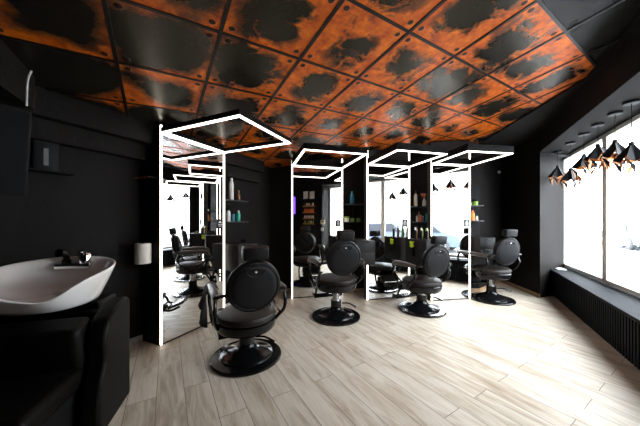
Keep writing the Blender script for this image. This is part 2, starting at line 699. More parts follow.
# beams running over the wash basin along the left wall
b_a, b_b = M1 - D * 4.4, M1 + D * 1.9
up1 = [b_a - N * .12, b_b - N * .12, b_b - N * .40, b_a - N * .40]
struct('beam_upper', MB().prism(up1, 2.28, lambda x, y: ceil_z(x, y) + .01), M['wall'], 'upper black beam along the left wall')
lo1 = [b_a - N * .22, b_b - N * .22, b_b - N * .40, b_a - N * .40]
struct('beam_lower', MB().prism(lo1, 2.10, 2.279), M['wall'], 'lower black beam stepped back along the left wall')
bk = [Vector((-2.24, 1.98, 0)), Vector((-1.62, .80, 0)), Vector((-3.1, .30, 0)), Vector((-3.3, .9, 0))]
struct('beam_bulkhead', MB().prism(bk, 2.27, lambda x, y: ceil_z(x, y) + .01), M['wall'], 'black bulkhead box above the television')


def baseboard(name, p, q, mat, label, h=.07, t=.015):
    p, q = Vector(p), Vector(q)
    e = (q - p).normalized()
    o = Vector((e.y, -e.x, 0))
    struct(name, MB().prism([p, q, q + o * t, p + o * t], 0, h), M[mat], label)


baseboard('baseboard_left', BL + D * .1, LC - D * .02, 'basew', 'pale baseboard along the left wall')
baseboard('baseboard_back', BK, BR, 'base', 'tan baseboard under the back wall')
baseboard('baseboard_far', BR, RC, 'base', 'tan wooden baseboard beyond the farthest mirror')
baseboard('baseboard_column', RC, C0, 'base', 'tan wooden baseboard leading to the window corner')
baseboard('baseboard_right', F1, CL, 'base', 'tan baseboard along the near right wall')
baseboard('baseboard_rear', CL, BL, 'base', 'tan baseboard along the rear wall')

# windows: three glazed units side by side
for k in range(3):
    a = W0 - D * (1.567 * k)
    fm = frame_mat(a, -D)                 # local x along the window, local y = z x x
    y0, y1 = -.035, .10
    w, zb, zt = 1.567, .50, 2.66
    g = empty('window_%d' % (k + 1), (0, 0, 0))
    g['kind'] = 'structure'
    g['label'] = ('far glazed unit of the shop window', 'middle glazed unit of the shop window', 'near glazed unit of the shop window')[k]
    fr = MB()
    t = .038
    fr.box((.0, y0, zb), (t, y1, zt), fm, .006).box((w - t, y0, zb), (w, y1, zt), fm, .006)
    fr.box((0, y0, zb), (w, y1, zb + t), fm, .006).box((0, y0, zt - t), (w, y1, zt), fm, .006)
    o = fr.build('window_frame', M['frame'], g)
    sash = MB()
    sash.box((t, -.05, zb + t), (t + .022, .02, zt - t), fm).box((w - t - .022, -.05, zb + t), (w - t, .02, zt - t), fm)
    sash.box((t, -.05, zb + t), (w - t, .02, zb + t + .03), fm).box((t, -.05, zt - t - .03), (w - t, .02, zt - t), fm)
    sash.build('window_sash', M['frameb'], g)
    MB().box((t + .02, -.005, zb + t + .02), (w - t - .02, .005, zt - t - .02), fm).build('window_glass', M['pane'], g)

# ------------------------------------------------------------------ window bench
bf0, bf1 = Vector((4.36, 4.72, 0)), Vector((2.36, 1.30, 0))
bdir = (bf0 - bf1).normalized()
bfar0 = W0 - N * .05 - D * .02
bfar1 = W1 - N * .05 + D * .03
bench = empty('window_bench', (bf0 + bf1) / 2, 0, 'long low dark bench with a ribbed front under the shop window', 'bench')
bl = -(bf0 + bf1) / 2
fnt = Vector((-bdir.y, bdir.x, 0))        # towards the room
tb = MB().prism([bf0 + fnt * .03, bf1 + fnt * .03, bfar1, bfar0], .46, .495)
bmesh.ops.translate(tb.bm, vec=bl, verts=tb.bm.verts)
tb.build('bench_top', M['bench'], bench, bevel=.005)
rb = MB()
rb.prism([bf0 - fnt * .02, bf1 - fnt * .02, bf1 - fnt * .05, bf0 - fnt * .05], .005, .459)
L = (bf0 - bf1).length
n_r = int(L / .055)
for k in range(n_r):
    p = bf1 + bdir * (L * (k + .2) / n_r)
    q = p + bdir * .030
    rb.prism([p, q, q - fnt * .025, p - fnt * .025], .01, .459)
bmesh.ops.translate(rb.bm, vec=bl, verts=rb.bm.verts)
rb.build('ribbed_front', M['bench'], bench)

pm = frame_mat(Vector((4.53, 4.75, .4955)), D)
tag(MB().box((-.12, -.06, 0), (.12, .06, .008), pm, .002).build('paper_stack', M['white']),
    'flat white paper lying on the far end of the window bench', 'paper')


# ------------------------------------------------------------------ mirror stations
def station(A, ex, w, label, first=False, dep=1.14):
    """A = floor point of the left front edge, ex along the mirror; local -y faces the room."""
    rz = heading(ex)
    g = empty('mirror_station', A, rz, label, 'mirror')
    ey = Vector((-ex.y, ex.x, 0))

    def cz(lx, ly):
        p = A + ex * lx + ey * ly
        return ceil_z(p.x, p.y) - .035
    body = MB().prism([(0, 0), (w, 0), (w, .11), (0, .11)], .001, cz)
    if first:
        body.prism([(0, .11), (.05, .11), (.05, .315), (0, .315)], .001, 2.095)
    body.build('back_panel', M['panel'], g)
    MB().box((.024, -.006, .02), (w - .024, -.0005, 2.40)).build('mirror_glass', M['mirror'], g)
    for x0, x1 in ((0, .020), (w - .020, w)):
        MB().prism([(x0, -.012), (x1, -.012), (x1, -.0005), (x0, -.0005)], .012, lambda x, y: min(2.68, cz(x, y) - .005)).build('led_strip', M['led'], g)
    # canopy: a square ring of box section reaching out of the mirror, lit from below
    zb, s = 2.40, .044
    zt = min(2.50, min(cz(x, y) for x in (0, w) for y in (0, -dep)) - .01)
    x0, x1 = .0, w
    yb, yf = -.013, -dep
    fr = MB()
    fr.box((x0, yf, zb), (x0 + s, yb, zt)).box((x1 - s, yf, zb), (x1, yb, zt))
    fr.box((x0 + s, yf, zb), (x1 - s, yf + s, zt)).box((x0 + s, yb - s, zb), (x1 - s, yb, zt))
    cf = fr.build('canopy_frame', M['black'], g)
    m_ = .008
    ld = MB()
    z0, z1 = zb - .012, zb - .0005
    ld.box((x0 + m_, yf + m_, z0), (x0 + s - m_, yb - m_, z1)).box((x1 - s + m_, yf + m_, z0), (x1 - m_, yb - m_, z1))
    ld.box((x0 + s - m_, yf + m_, z0), (x1 - s + m_, yf + s - m_, z1)).box((x0 + s - m_, yb - s + m_, z0), (x1 - s + m_, yb - m_, z1))
    ld.build('led_diffuser', M['led'], cf)
    return g


A2, A3, A4 = Vector((-.513, 4.54, 0)), Vector((.824, 4.44, 0)), Vector((1.938, 4.40, 0))
station(M1, E1, .95, 'tall floor mirror edged in light, nearest the wash basin', True)
station(A2, E2, .975, 'tall mirror edged in light behind the second chair, beside the dark wall', dep=1.09)
station(A3, E2, .86, 'tall mirror edged in light between the two product shelf niches', dep=.96)
station(A4, E4, .775, 'tall mirror edged in light farthest along, nearest the window', dep=.85)


def small_sign(A, ex, u, z, label):
    ey = Vector((-ex.y, ex.x, 0))
    p = A + ex * u - ey * .006
    g = empty('mirror_sign', (p.x, p.y, z), heading(ex), label, 'sign', 'small signs on the mirrors')
    MB().box((-.055, -.006, -.065), (.055, 0, .065), None, .002).build('plate', M['blacksheet'], g)
    em = MB()
    # hat emblem above two short lines
    em.prism([(-.035, .012), (.035, .012), (.028, .020), (.016, .022), (.011, .042), (-.011, .042), (-.016, .022), (-.028, .020)], 0, .002,
             Matrix.Rotation(R(90), 4, 'X') @ Matrix.Translation((0, 0, .0062)))
    em.box((-.034, -.0082, -.018), (.034, -.0062, -.006)).box((-.026, -.0082, -.040), (.026, -.0062, -.030))
    em.build('emblem', M['white'], g)


small_sign(M1, E1, .86, 1.36, 'small black sign with white emblem on the mirror by the basin')
small_sign(A2, E2, .88, 1.36, 'small black sign with white emblem on the mirror behind the second chair')
small_sign(A3, E2, .76, 1.36, 'small black sign with white emblem on the mirror between the niches')
small_sign(A4, E4, .70, 1.36, 'small black sign with white emblem on the mirror nearest the window')


# ------------------------------------------------------------------ wall cabinets beside the mirrors
def cabinet(A, ex, x0, x1, yb, yf, z0, z1, label):
    ey = Vector((-ex.y, ex.x, 0))
    c = A + ex * ((x0 + x1) / 2) + ey * ((yb + yf) / 2)
    g = empty('wall_cabinet', (c.x, c.y, z0), heading(ex), label, 'cabinet', 'black wall cabinets beside the mirrors')
    w, d, h = x1 - x0, yb - yf, z1 - z0
    MB().box((-w / 2, -d / 2 + .02, 0), (w / 2, d / 2, h), None, .004).build('body', M['panel'], g)
    k = 2
    for i in range(k):
        a, b = h * i / k + .004, h * (i + 1) / k - .004
        dr = MB().box((-w / 2 + .003, -d / 2, a), (w / 2 - .003, -d / 2 + .0195, b), None, .003).build('drawer', M['panel'], g)
        MB().box((-.06, -d / 2 - .015, b - .03), (.06, -d / 2, b - .018), None, .003).build('handle', M['metal'], dr)
    return g


cabinet(M1, D, .965, 1.36, .30, -.20, .68, 1.06, 'black drawer cabinet under the first shelves, behind the front chair')
cabinet(A3, E2, -.34, -.002, .42, -.33, .68, 1.085, 'black drawer cabinet at the right of the second chair')
cabinet(A4, E2, -.36, -.002, .22, -.33, .66, 1.09, 'black drawer cabinet behind the third chair with bottles on top')
cabinet(A4, E2, .85, 1.19, .28, -.2, .70, 1.10, 'black drawer cabinet beyond the farthest mirror')


# ------------------------------------------------------------------ shelves and bottles
def shelf(c, ex, w, d, z, label, name='wall_shelf'):
    g = MB().box((-w / 2, -d / 2, -.018), (w / 2, d / 2, 0), None, .003)
    o = g.build(name, M['shelf'])
    o.location = (c.x, c.y, z)
    o.rotation_euler = (0, 0, heading(ex))
    tag(o, label, 'shelf', 'shelf boards beside the mirrors')
    return o


def bottle(p, h, r, mat, capmat, label, kind='bottle', name=None, capf=.2):
    g = empty(name or kind, p, random.uniform(0, 6), label, kind, 'barber products')
    hb = h * (1 - capf)
    MB().lathe([(0, 0), (r * .92, 0), (r, .006), (r, hb * .8), (r * .9, hb * .9), (r * .5, hb), (0, hb)], 20).build('body', M[mat], g)
    MB().lathe([(0, hb), (r * .55, hb), (r * .52, h - .004), (r * .42, h), (0, h)], 16).build('cap', M[capmat], g)
    return g


def spray(p, h, r, mat, capmat, label, rz=0):
    g = empty('spray_bottle', p, rz, label, 'spray bottle', 'barber products')
    hb = h * .62
    MB().lathe([(0, 0), (r, 0), (r, hb * .6), (r * .5, hb * .9), (r * .35, hb), (0, hb)], 20).build('body', M[mat], g)
    t = MB().tube([(0, 0, hb), (0, 0, h * .84)], r * .34)
    t.box((-.07, -.016, h * .82), (.03, .016, h), None, .008)
    t.tube([(-.03, 0, h * .84), (-.045, 0, h * .72), (-.06, 0, h * .64)], .007)
    t.build('trigger_head', M[capmat], g)
    return g


def jar(p, r, h, mat, capmat, label):
    g = empty('product_jar', p, 0, label, 'jar', 'barber products')
    MB().lathe([(0, 0), (r, 0), (r, h * .68), (0, h * .68)], 20).build('body', M[mat], g)
    MB().lathe([(0, h * .68), (r * 1.05, h * .68), (r * 1.05, h), (0, h)], 20).build('lid', M[capmat], g)
    return g


def at(u, v, y=None, z=None):
    """Point of the room behind an image position, at depth y or at height z."""
    if y is None:
        y = (z - 1.4) * 252 / (221 - v)
    return Vector(((u - 320) * y / 252, y, 1.4 + (221 - v) * y / 252))


def wallpt(u, off):
    """Point above the line 'off' out of the left wall, seen at column u."""
    b = WL + N * off
    k = (u - 320) / 252
    t = (k * b.y - b.x) / (D.x - k * D.y)
    return b + D * t


# first niche (left wall, beyond the basin-side mirror)
nA, nB = wallpt(222, .09), wallpt(245, .09)
for z, lab in ((1.735, 'upper shelf board in the niche right of the first mirror'), (1.395, 'lower shelf board in the niche right of the first mirror')):
    shelf((nA + nB) / 2, D, (nB - nA).length, .175, z, lab)


def niche1(u, z, off=.10):
    p = wallpt(u, off)
    return Vector((p.x, p.y, z + .0005))


bottle(niche1(231.5, 1.735), .35, .036, 'white', 'white', 'tall white bottle on the upper shelf of the first niche', capf=.14)
bottle(niche1(238.5, 1.735), .17, .035, 'amber', 'amber', 'squat brown bottle on the upper shelf of the first niche', capf=.35)
bottle(niche1(228.5, 1.395), .21, .030, 'white', 'black', 'white bottle with black cap on the lower shelf of the first niche')
bottle(niche1(233.2, 1.395), .15, .028, 'blue', 'black', 'short blue bottle in the middle of the first niche lower shelf')
bottle(niche1(238.4, 1.395), .18, .034, 'teal', 'white', 'green bottle on the lower shelf of the first niche', capf=.2)
bottle(niche1(233, 1.0605, -.0) + N * .25, .06, .05, 'black', 'black', 'small black jar on top of the first drawer cabinet', kind='jar', name='product_jar', capf=.3)

# second niche
for z, lab in ((1.73, 'upper shelf board between the second and third mirrors'), (1.385, 'lower shelf board between the second and third mirrors')):
    shelf(Vector((.63, 4.87, 0)), Vector((1, 0, 0)), .40, .20, z, lab)
bottle((at(352, 0, 4.84).x, 4.84, 1.7305), .24, .040, 'blue', 'blue', 'blue bottle on the upper shelf of the second niche', capf=.22)
for u, m, lab in ((346.6, 'cream', 'pale green jar nearest the mirror on the second niche shelf'), (352.6, 'green', 'green jar in the middle of the second niche shelf'), (358.4, 'green', 'dark lidded green jar at the right of the second niche shelf')):
    p = at(u, 0, 4.83)
    jar((p.x, p.y, 1.3855), .046 if m == 'cream' else .042, .10, m, 'green' if m == 'cream' else 'black', lab)
bottle((at(352.8, 0, 4.92).x, 4.92, 1.3855), .24, .022, 'black', 'black', 'slim black bottle behind the green jars', capf=.3)

# third niche
for z, lab in ((1.68, 'upper shelf board between the third and fourth mirrors'), (1.385, 'lower shelf board between the third and fourth mirrors')):
    shelf(Vector((1.85, 4.87, 0)), Vector((1, 0, 0)), .40, .20, z, lab)


def niche3(u, z, y=4.84):
    p = at(u, 0, y)
    return Vector((p.x, y, z + .0005))


bottle(niche3(415.6, 1.68), .30, .034, 'cream', 'amber', 'cream bottle with brown cap on the upper shelf of the third niche')
spray(niche3(424.2, 1.68), .25, .036, 'cream', 'red', 'spray bottle with orange trigger head on the upper shelf of the third niche', R(20))
for u, h, m, cm, lab in ((416.9, .14, 'white', 'blue', 'white tube with blue cap on the lower shelf of the third niche'),
                         (418.9, .19, 'orange', 'orange', 'orange bottle on the lower shelf of the third niche'),
                         (420.8, .13, 'red', 'white', 'small red bottle beside the orange one in the third niche'),
                         (423.0, .11, 'purple_pl', 'white', 'small violet bottle in the third niche'),
                         (426.3, .17, 'teal', 'teal', 'teal bottle at the right end of the third niche lower shelf')):
    if m == 'purple_pl' and 'purple_pl' not in M:
        M['purple_pl'] = pbr('violet_plastic', (.22, .08, .30), .35)
    bottle(niche3(u, 1.385), h, .017, m, cm, lab)
# row of bottles on the third cabinet
for k, (x, y, h, m, cm, lab) in enumerate((
        (-.33, -.02, .20, 'black', 'white', 'black bottle with white cap, leftmost on the third cabinet'),
        (-.27, .04, .24, 'amber', 'black', 'brown bottle behind the front row on the third cabinet'),
        (-.22, -.03, .19, 'black', 'cream', 'black bottle with cream cap in the row on the third cabinet'),
        (-.165, .03, .22, 'green', 'black', 'green bottle in the row on the third cabinet'),
        (-.11, -.03, .18, 'black', 'green', 'black bottle with green cap in the row on the third cabinet'),
        (-.06, .03, .23, 'cream', 'black', 'cream bottle with black cap, rightmost on the third cabinet'))):
    p = A4 + E2 * x + Vector((-E2.y, E2.x, 0)) * y
    bottle((p.x, p.y, 1.0905), h, .023, m, cm, lab)
# lime clip in a holder on the left side of the third cabinet
p = A4 + E2 * -.3605 + Vector((-E2.y, E2.x, 0)) * .0
g = empty('clip_holder', (p.x, p.y, .80), heading(E2), 'lime green hair clip in a black holder on the third cabinet side', 'clip holder')
MB().box((-.035, -.045, 0), (0, .045, .15), None, .006).build('holder', M['black'], g)
cl = MB()
for a in (-42, 38):
    cl.box((-.012, -.062, -.020), (.012, .062, .020), Matrix.Translation((-.025, 0, .205)) @ Matrix.Rotation(R(a), 4, 'X'), .008)
cl.box((-.036, -.018, .145), (-.012, .018, .20), None, .006)
cl.build('lime_clip', M['lime'], g)

# fourth niche, on the dark wall beyond the last mirror
bd = (RC - BR).normalized()
for z, lab in ((1.70, 'upper shelf board on the dark wall right of the farthest mirror'), (1.41, 'lower shelf board on the dark wall right of the farthest mirror')):
    shelf(Vector((2.94, 4.87, 0)), Vector((1, 0, 0)), .34, .20, z, lab)
jar((at(470.7, 0, 4.84).x, 4.84, 1.7005), .022, .08, 'green', 'black', 'tiny green jar by the farthest mirror edge')
jar((at(475.3, 0, 4.84).x, 4.84, 1.7005), .046, .11, 'green', 'black', 'green jar on the upper shelf of the farthest niche')
bottle((at(472.4, 0, 4.84).x, 4.84, 1.4105), .19, .042, 'orange', 'red', 'orange bottle on the lower shelf of the farthest niche')
bottle((at(476.8, 0, 4.84).x, 4.84, 1.4105), .10, .02, 'white', 'blue', 'small white tube beside the orange bottle in the farthest niche')

# sensor on the far wall
p = BR + bd * 1.12
sn = empty('motion_sensor', (p.x, p.y, 2.50), heading(bd), 'small white motion sensor high on the dark wall left of the window', 'sensor')
rot = Matrix.Rotation(R(90), 4, 'X')
MB().lathe([(0, .0005), (.035, .0005), (.035, .02), (.02, .045), (0, .05)], 20, rot).build('housing', M['dimwhite'], sn)


# ------------------------------------------------------------------ barber chairs
def tuft(r, n=34, depth=.055):
    """Round deep-buttoned cushion bulging to -y ... faces +y."""
    bm = bmesh.new()
    rings = []
    nr, ns = 16, 56
    a = .105

    def h(x, z):
        rr = math.sqrt(x * x + z * z) / r
        u, v = (x / a + z / a) * .5, (x / a - z / a) * .5
        cu, cv = abs(u - round(u)), abs(v - round(v))
        crease = min(1, min(cu, cv) / .22)
        btn = min(1, math.hypot(cu, cv) / .3)
        edge = math.sqrt(max(0, 1 - rr ** 4))
        return depth * edge * (.55 + .2 * crease + .25 * btn)
    c = bm.verts.new((0, h(0, 0), 0))
    for i in range(1, nr + 1):
        q = r * i / nr
        rings.append([bm.verts.new((q * math.cos(2 * math.pi * k / ns), h(q * math.cos(2 * math.pi * k / ns), q * math.sin(2 * math.pi * k / ns)), q * math.sin(2 * math.pi * k / ns))) for k in range(ns)])
    for k in range(ns):
        bm.faces.new((c, rings[0][k], rings[0][(k + 1) % ns]))
    for p, q in zip(rings, rings[1:]):
        for k in range(ns):
            bm.faces.new((p[k], q[k], q[(k + 1) % ns], p[(k + 1) % ns]))
    back = [bm.verts.new((v.co.x, -.012, v.co.z)) for v in rings[-1]]
    for k in range(ns):
        bm.faces.new((rings[-1][k], back[k], back[(k + 1) % ns], rings[-1][(k + 1) % ns]))
    bm.faces.new(back)
    bmesh.ops.recalc_face_normals(bm, faces=bm.faces)
    return bm


UPPER = set()


def make_chair():
    g = empty('barber_chair', (0, 0, 0))
    # base (stays on the floor)
    MB().lathe([(0, 0), (.345, 0), (.352, .008), (.352, .022), (.343, .031), (.285, .034), (.264, .036), (.258, .052), (.240, .062), (.18, .082), (.13, .100), (.098, .115), (.080, .140), (.076, .170), (.076, .245), (0, .245)], 56).build('base', M['metal'], g)
    MB().lathe([(0, .2455), (.066, .2455), (.066, .254), (.058, .254), (.058, .275), (0, .275)], 32).build('hydraulic_post', M['steel'], g)
    MB().tube([(.085, -.03, .20), (.16, -.10, .21), (.24, -.17, .17)], [.010, .010, .013]).build('pump_lever', M['metal'], g)
    up = []
    # skirt hides the piston when the chair is raised
    up.append(MB().lathe([(0, .12), (.050, .12), (.050, .27), (0, .27)], 28).build('piston', M['steel'], g))
    up.append(MB().lathe([(0, .277), (.16, .277), (.235, .280), (.270, .290), (.286, .312), (.293, .345), (.295, .378), (.287, .388), (0, .388)], 56).build('seat_frame', M['metal'], g))
    seat = MB().lathe([(0, .3885), (.272, .3885), (.286, .400), (.290, .425), (.280, .450), (.250, .468), (.15, .482), (0, .486)], 56)
    so = seat.build('seat_cushion', M['seatcloth'], g)
    up.append(so)
    MB().tube([(.291 * math.cos(2 * math.pi * k / 40), .291 * math.sin(2 * math.pi * k / 40), .425) for k in range(41)], .006, 6, 1).build('piping', M['leather'], so)
    # backrest: round shell tilted back
    tilt = Matrix.Translation((0, -.285, .775)) @ Matrix.Rotation(R(9), 4, 'X')
    to_back = tilt @ Matrix.Rotation(R(90), 4, 'X')           # lathe axis -> -y (rear)
    sh = MB().lathe([(0, -.030), (.230, -.030), (.246, -.022), (.252, 0), (.248, .022), (.237, .036), (.222, .040), (.216, .034), (0, .034)], 64, to_back)
    bo = sh.build('backrest', M['leather'], g)
    up.append(bo)
    MB().lathe([(0, .0345), (.208, .0345), (.210, .040), (.202, .045), (.17, .050), (.0, .054)], 64, to_back).build('rear_panel', M['shell'], bo)
    pk = MB()
    arc = [(.085 * math.cos(a), .052, .165 + .062 * math.sin(a)) for a in [math.pi + math.pi * k / 16 for k in range(17)]]
    pk.tube([(x, -y, z) for x, y, z in arc], .006, 6, 1, mat=tilt)
    pk.tube([(-.085, -.052, .165), (0, -.053, .185), (.085, -.052, .165)], .006, 6, 3, mat=tilt)
    pk.build('rear_handle', M['leather'], bo)
    MB().lathe([(0, .052), (.013, .052), (.013, .058), (0, .060)], 16, tilt @ Matrix.Translation((0, 0, .155)) @ Matrix.Rotation(R(90), 4, 'X')).build('badge', M['chrome'], bo)
    tf = MB()
    tf._merge(tuft(.225), tilt @ Matrix.Translation((0, .042, 0)))
    tf.build('tufted_cushion', M['leather'], bo, angle=80)
    # headrest on two short bars
    hd = tilt @ Matrix.Translation((0, .0, .318))
    ho = MB().box((-.118, -.055, -.062), (.118, .045, .062), hd, .022, 3).build('headrest', M['leather'], g)
    up.append(ho)
    MB().box((-.022, -.012, -.13), (.022, .006, -.055), hd, .003).build('headrest_bracket', M['chrome'], ho)
    # arms
    for s in (-1, 1):
        x = .325 * s
        ap = MB().tube([(x, -.235, .690), (x, -.15, .700), (x, .05, .705), (x, .20, .700), (x, .265, .672), (x, .285, .63)], [.026, .034, .038, .038, .033, .022], 12, 6, 1.05)
        ao = ap.build('armrest_pad', M['arm'], g)
        up.append(ao)
        fr = MB()
        fr.tube([(x, .255, .650), (x * 1.02, .275, .55), (x * 1.0, .22, .47), (x * .97, .18, .40), (x * .90, .16, .345)], [.016, .018, .018, .020, .020], 10)
        fr.tube([(x, -.20, .672), (x * 1.02, -.235, .58), (x * 1.02, -.19, .48), (x * .96, -.10, .40), (x * .88, -.06, .345)], [.016, .017, .017, .018, .018], 10)
        fr.tube([(x, -.225, .685), (x * .95, -.275, .71), (.245 * s, -.290, .72)], .016, 10)
        fr.tube([(x * 1.01, .255, .545), (x * 1.04, .08, .44), (x * 1.02, -.10, .41)], .011, 8)
        up.append(fr.build('armrest_frame', M['metal'], g))
    # footrest
    ft = MB()
    for s in (-1, 1):
        ft.tube([(.13 * s, .24, .31), (.14 * s, .36, .315), (.155 * s, .43, .26), (.15 * s, .47, .19), (.16 * s, .58, .165), (.16 * s, .70, .21)], .016, 8)
    ft.tube([(-.15, .46, .20), (.15, .46, .20)], .012, 8, 2)
    for s in (-1, 1):
        ft.tube([(.19 * s, .17, .30), (.215 * s, .25, .24), (.215 * s, .31, .15), (.21 * s, .36, .105)], .017, 8)
    ft.box((-.225, .30, .078), (.225, .43, .110), None, .006).box((-.235, .30, .075), (-.215, .43, .135), None, .006).box((.215, .30, .075), (.235, .43, .135), None, .006)
    fo = ft.build('footrest_frame', M['metal'], g)
    up.append(fo)
    MB().box((-.19, -.10, -.018), (.19, .10, .018), Matrix.Translation((0, .65, .235)) @ Matrix.Rotation(R(20), 4, 'X'), .008).build('foot_plate', M['metal'], fo)
    MB().box((-.16, -.02, -.075), (.16, .02, .075), Matrix.Translation((0, .385, .265)) @ Matrix.Rotation(R(-25), 4, 'X'), .014, 3).build('calf_pad', M['leather'], fo)
    for o in up:
        UPPER.add(o.data.name)
    return g


proto = make_chair()
CH = [
    ((-.755, 2.60), 29, .02, 'round-backed black barber chair nearest the camera, in front of the first mirror'),
    ((.234, 3.69), 18, .125, 'round-backed black barber chair in front of the dark wall side mirror, second from the front'),
    ((1.60, 3.97), 21, .035, 'round-backed black barber chair by the lime green clip, third from the front'),
    ((3.06, 4.50), 13, .115, 'round-backed black barber chair nearest the window, in front of the farthest mirror'),
]
for i, ((x, y), hd, rise, lab) in enumerate(CH):
    g = proto if i == 0 else copy_tree(proto)
    g.location = (x, y, 0)
    g.rotation_euler = (0, 0, R(hd))
    tag(g, lab, 'barber chair', 'black barber chairs')
    for c in children(g):
        if c.data.name in UPPER:
            c.location.z = rise

# black cape hanging over the left arm of the first chair
cp = MB()
bm = cp.bm
nu, nv = 22, 14
grid = []
for i in range(nu + 1):
    row = []
    a = i / nu
    y = .02 + .26 * a
    drop = .26 + .10 * math.sin(a * 7.0) * (1 if a < .8 else .6)
    for j in range(nv + 1):
        t = j / nv
        if t < .3:                        # over the top of the pad
            q = t / .3
            x = -.265 - .12 * q
            z = .706 + .044 * math.sin(math.pi * q) - .02 * q
        else:
            q = (t - .3) / .7
            x = -.385 - .02 * q - .035 * q * math.sin(a * 16 + q * 2)
            z = .686 - drop * q
        row.append(bm.verts.new((x, y + .04 * t * (a - .5) + .02 * math.sin(t * 6 + a * 3), z)))
    grid.append(row)
for i in range(nu):
    for j in range(nv):
        bm.faces.new((grid[i][j], grid[i + 1][j], grid[i + 1][j + 1], grid[i][j + 1]))
cape = cp.build('barber_cape', M['cloth'], angle=180)
md = cape.modifiers.new('thickness', 'SOLIDIFY')
md.thickness = .006
cape.location = (-.755, 2.60, .022)
cape.rotation_euler = (0, 0, R(29))
tag(cape, 'crumpled black cape hung over the left arm of the nearest barber chair', 'cape')

# ------------------------------------------------------------------ wash unit
UX, UA = Vector((.954, .3, 0)), Vector((.3, -.954, 0))   # viewer-right and forward of the unit
UO = Vector((-1.9, 1.80, 0))
unit = empty('backwash_chair', UO, heading(UX), 'black upholstered wash chair under the white basin', 'wash chair')
# local: x = UX, y = -UA (away from the camera)


def arm_panel(x0, x1):
    prof = [(.14, .0), (.14, .72), (.13, .78), (.09, .805), (.02, .80), (-.10, .775), (-.20, .73), (-.25, .66), (-.262, .58), (-.245, .50), (-.262, .43), (-.30, .36), (-.33, .25), (-.335, .12), (-.33, .0)]
    mb = MB()
    bmx = bmesh.new()
    a = [bmx.verts.new((x0, y, z)) for y, z in prof]
    b = [bmx.verts.new((x1, y, z)) for y, z in prof]
    bmx.faces.new(a)
    bmx.faces.new(b[::-1])
    for i in range(len(prof)):
        j = (i + 1) % len(prof)
        bmx.faces.new((a[i], b[i], b[j], a[j]))
    bmesh.ops.recalc_face_normals(bmx, faces=bmx.faces)
    mb._merge(bmx)
    return mb


for x0, x1 in ((-.45, -.33), (.30, .415)):
    arm_panel(x0, x1).build('arm_panel', M['tubskin'], unit, bevel=.022, angle=50)
MB().box((-.329, .02, .0), (.299, .139, .72), None, .03, 3).build('rear_body', M['tubskin'], unit)
MB().box((-.325, -.16, .30), (.295, .05, .80), Matrix.Rotation(R(14), 4, 'X') @ Matrix.Translation((0, 0, -.03)), .05, 4).build('backrest', M['tubskin'], unit)
MB().box((-.325, -.74, .32), (.295, -.06, .45), None, .04, 4).build('seat_cushion', M['tubskin'], unit)
MB().box((-.30, -.66, .0), (.27, .015, .315), None, .01).build('plinth', M['black'], unit)
MB().box((-.22, .14, .0), (.20, .44, .76), None, .02, 3).build('basin_pedestal', M['black'], unit)

# basin: bowl with a swooping rim; notch faces the chair
bas = empty('wash_basin', (UO.x - .05, UO.y - .015, 0), heading(UX), 'glossy white ceramic shampoo basin on the black wash chair', 'basin')


def rim(a):
    """rim point at angle a (0 = viewer right, 90 = away from the camera)"""
    c, s = math.cos(a), math.sin(a)
    ex = .345 if c > 0 else .40
    ey = .30 if s > 0 else .36
    x = ex * math.copysign(abs(c) ** .85, c)
    y = .10 + ey * math.copysign(abs(s) ** .9, s)
    z = 1.040 + .058 * s
    notch = math.exp(-((a - R(283)) / R(28)) ** 2)
    z -= .105 * notch
    y += .035 * notch
    # the front edges droop a little on both sides of the neck rest
    return Vector((x, y, z))


bb = MB()
bm = bb.bm
na = 96
# (scale about the bowl axis, height fraction between rim and floor of the bowl) inside then outside
bowl_c = Vector((0, .12, .80))
foot_c = Vector((.02, .10, .772))
prof_in = [(1.0, 0.0), (.965, .03), (.93, .12), (.86, .36), (.74, .62), (.52, .84), (.25, .95), (.05, .97)]
rings = []
for f, h in prof_in:
    ring = []
    for k in range(na):
        p = rim(2 * math.pi * k / na)
        zf = .845
        q = Vector((bowl_c.x + (p.x - bowl_c.x) * f, bowl_c.y + (p.y - bowl_c.y) * f, p.z + (zf - p.z) * h))
        ring.append(bm.verts.new(q))
    rings.append(ring)
prof_out = [(1.025, .004), (1.03, .05), (1.0, .14), (.93, .35), (.84, .60), (.74, .85), (.70, 1.0)]
orings = []
for f, h in prof_out:
    ring = []
    for k in range(na):
        p = rim(2 * math.pi * k / na)
        q = Vector((foot_c.x + (p.x - foot_c.x) * f, foot_c.y + (p.y - foot_c.y) * f, p.z + (foot_c.z - p.z) * h))
        ring.append(bm.verts.new(q))
    orings.append(ring)


def skin(a, b):
    for k in range(na):
        k2 = (k + 1) % na
        bm.faces.new((a[k], a[k2], b[k2], b[k]))


for a, b in zip(rings, rings[1:]):
    skin(a, b)
bm.faces.new(rings[-1])
skin(rings[0], orings[0])
for a, b in zip(orings, orings[1:]):
    skin(a, b)
bm.faces.new(orings[-1])
bmesh.ops.recalc_face_normals(bm, faces=bm.faces)
bo = bb.build('bowl', M['ceramic'], bas, angle=180)
md = bo.modifiers.new('smooth', 'SUBSURF')
md.levels = md.render_levels = 1
MB().lathe([(0, .853), (.028, .853), (.028, .858), (0, .859)], 20, Matrix.Translation((0, .12, 0))).build('drain', M['chrome'], bas)
tp = empty('mixer_tap', (0, 0, 0))
bpy.data.objects.remove(tp)
fx = MB()
tm = Matrix.Translation((.02, .345, 1.035)) @ Matrix.Scale(1.3, 4)
fx.box((-.115, -.028, -.03), (.075, .028, .010), tm, .010, 3)
fx.lathe([(0, .008), (.030, .008), (.033, .062), (.026, .074), (0, .076)], 24, tm @ Matrix.Translation((.035, 0, 0)))
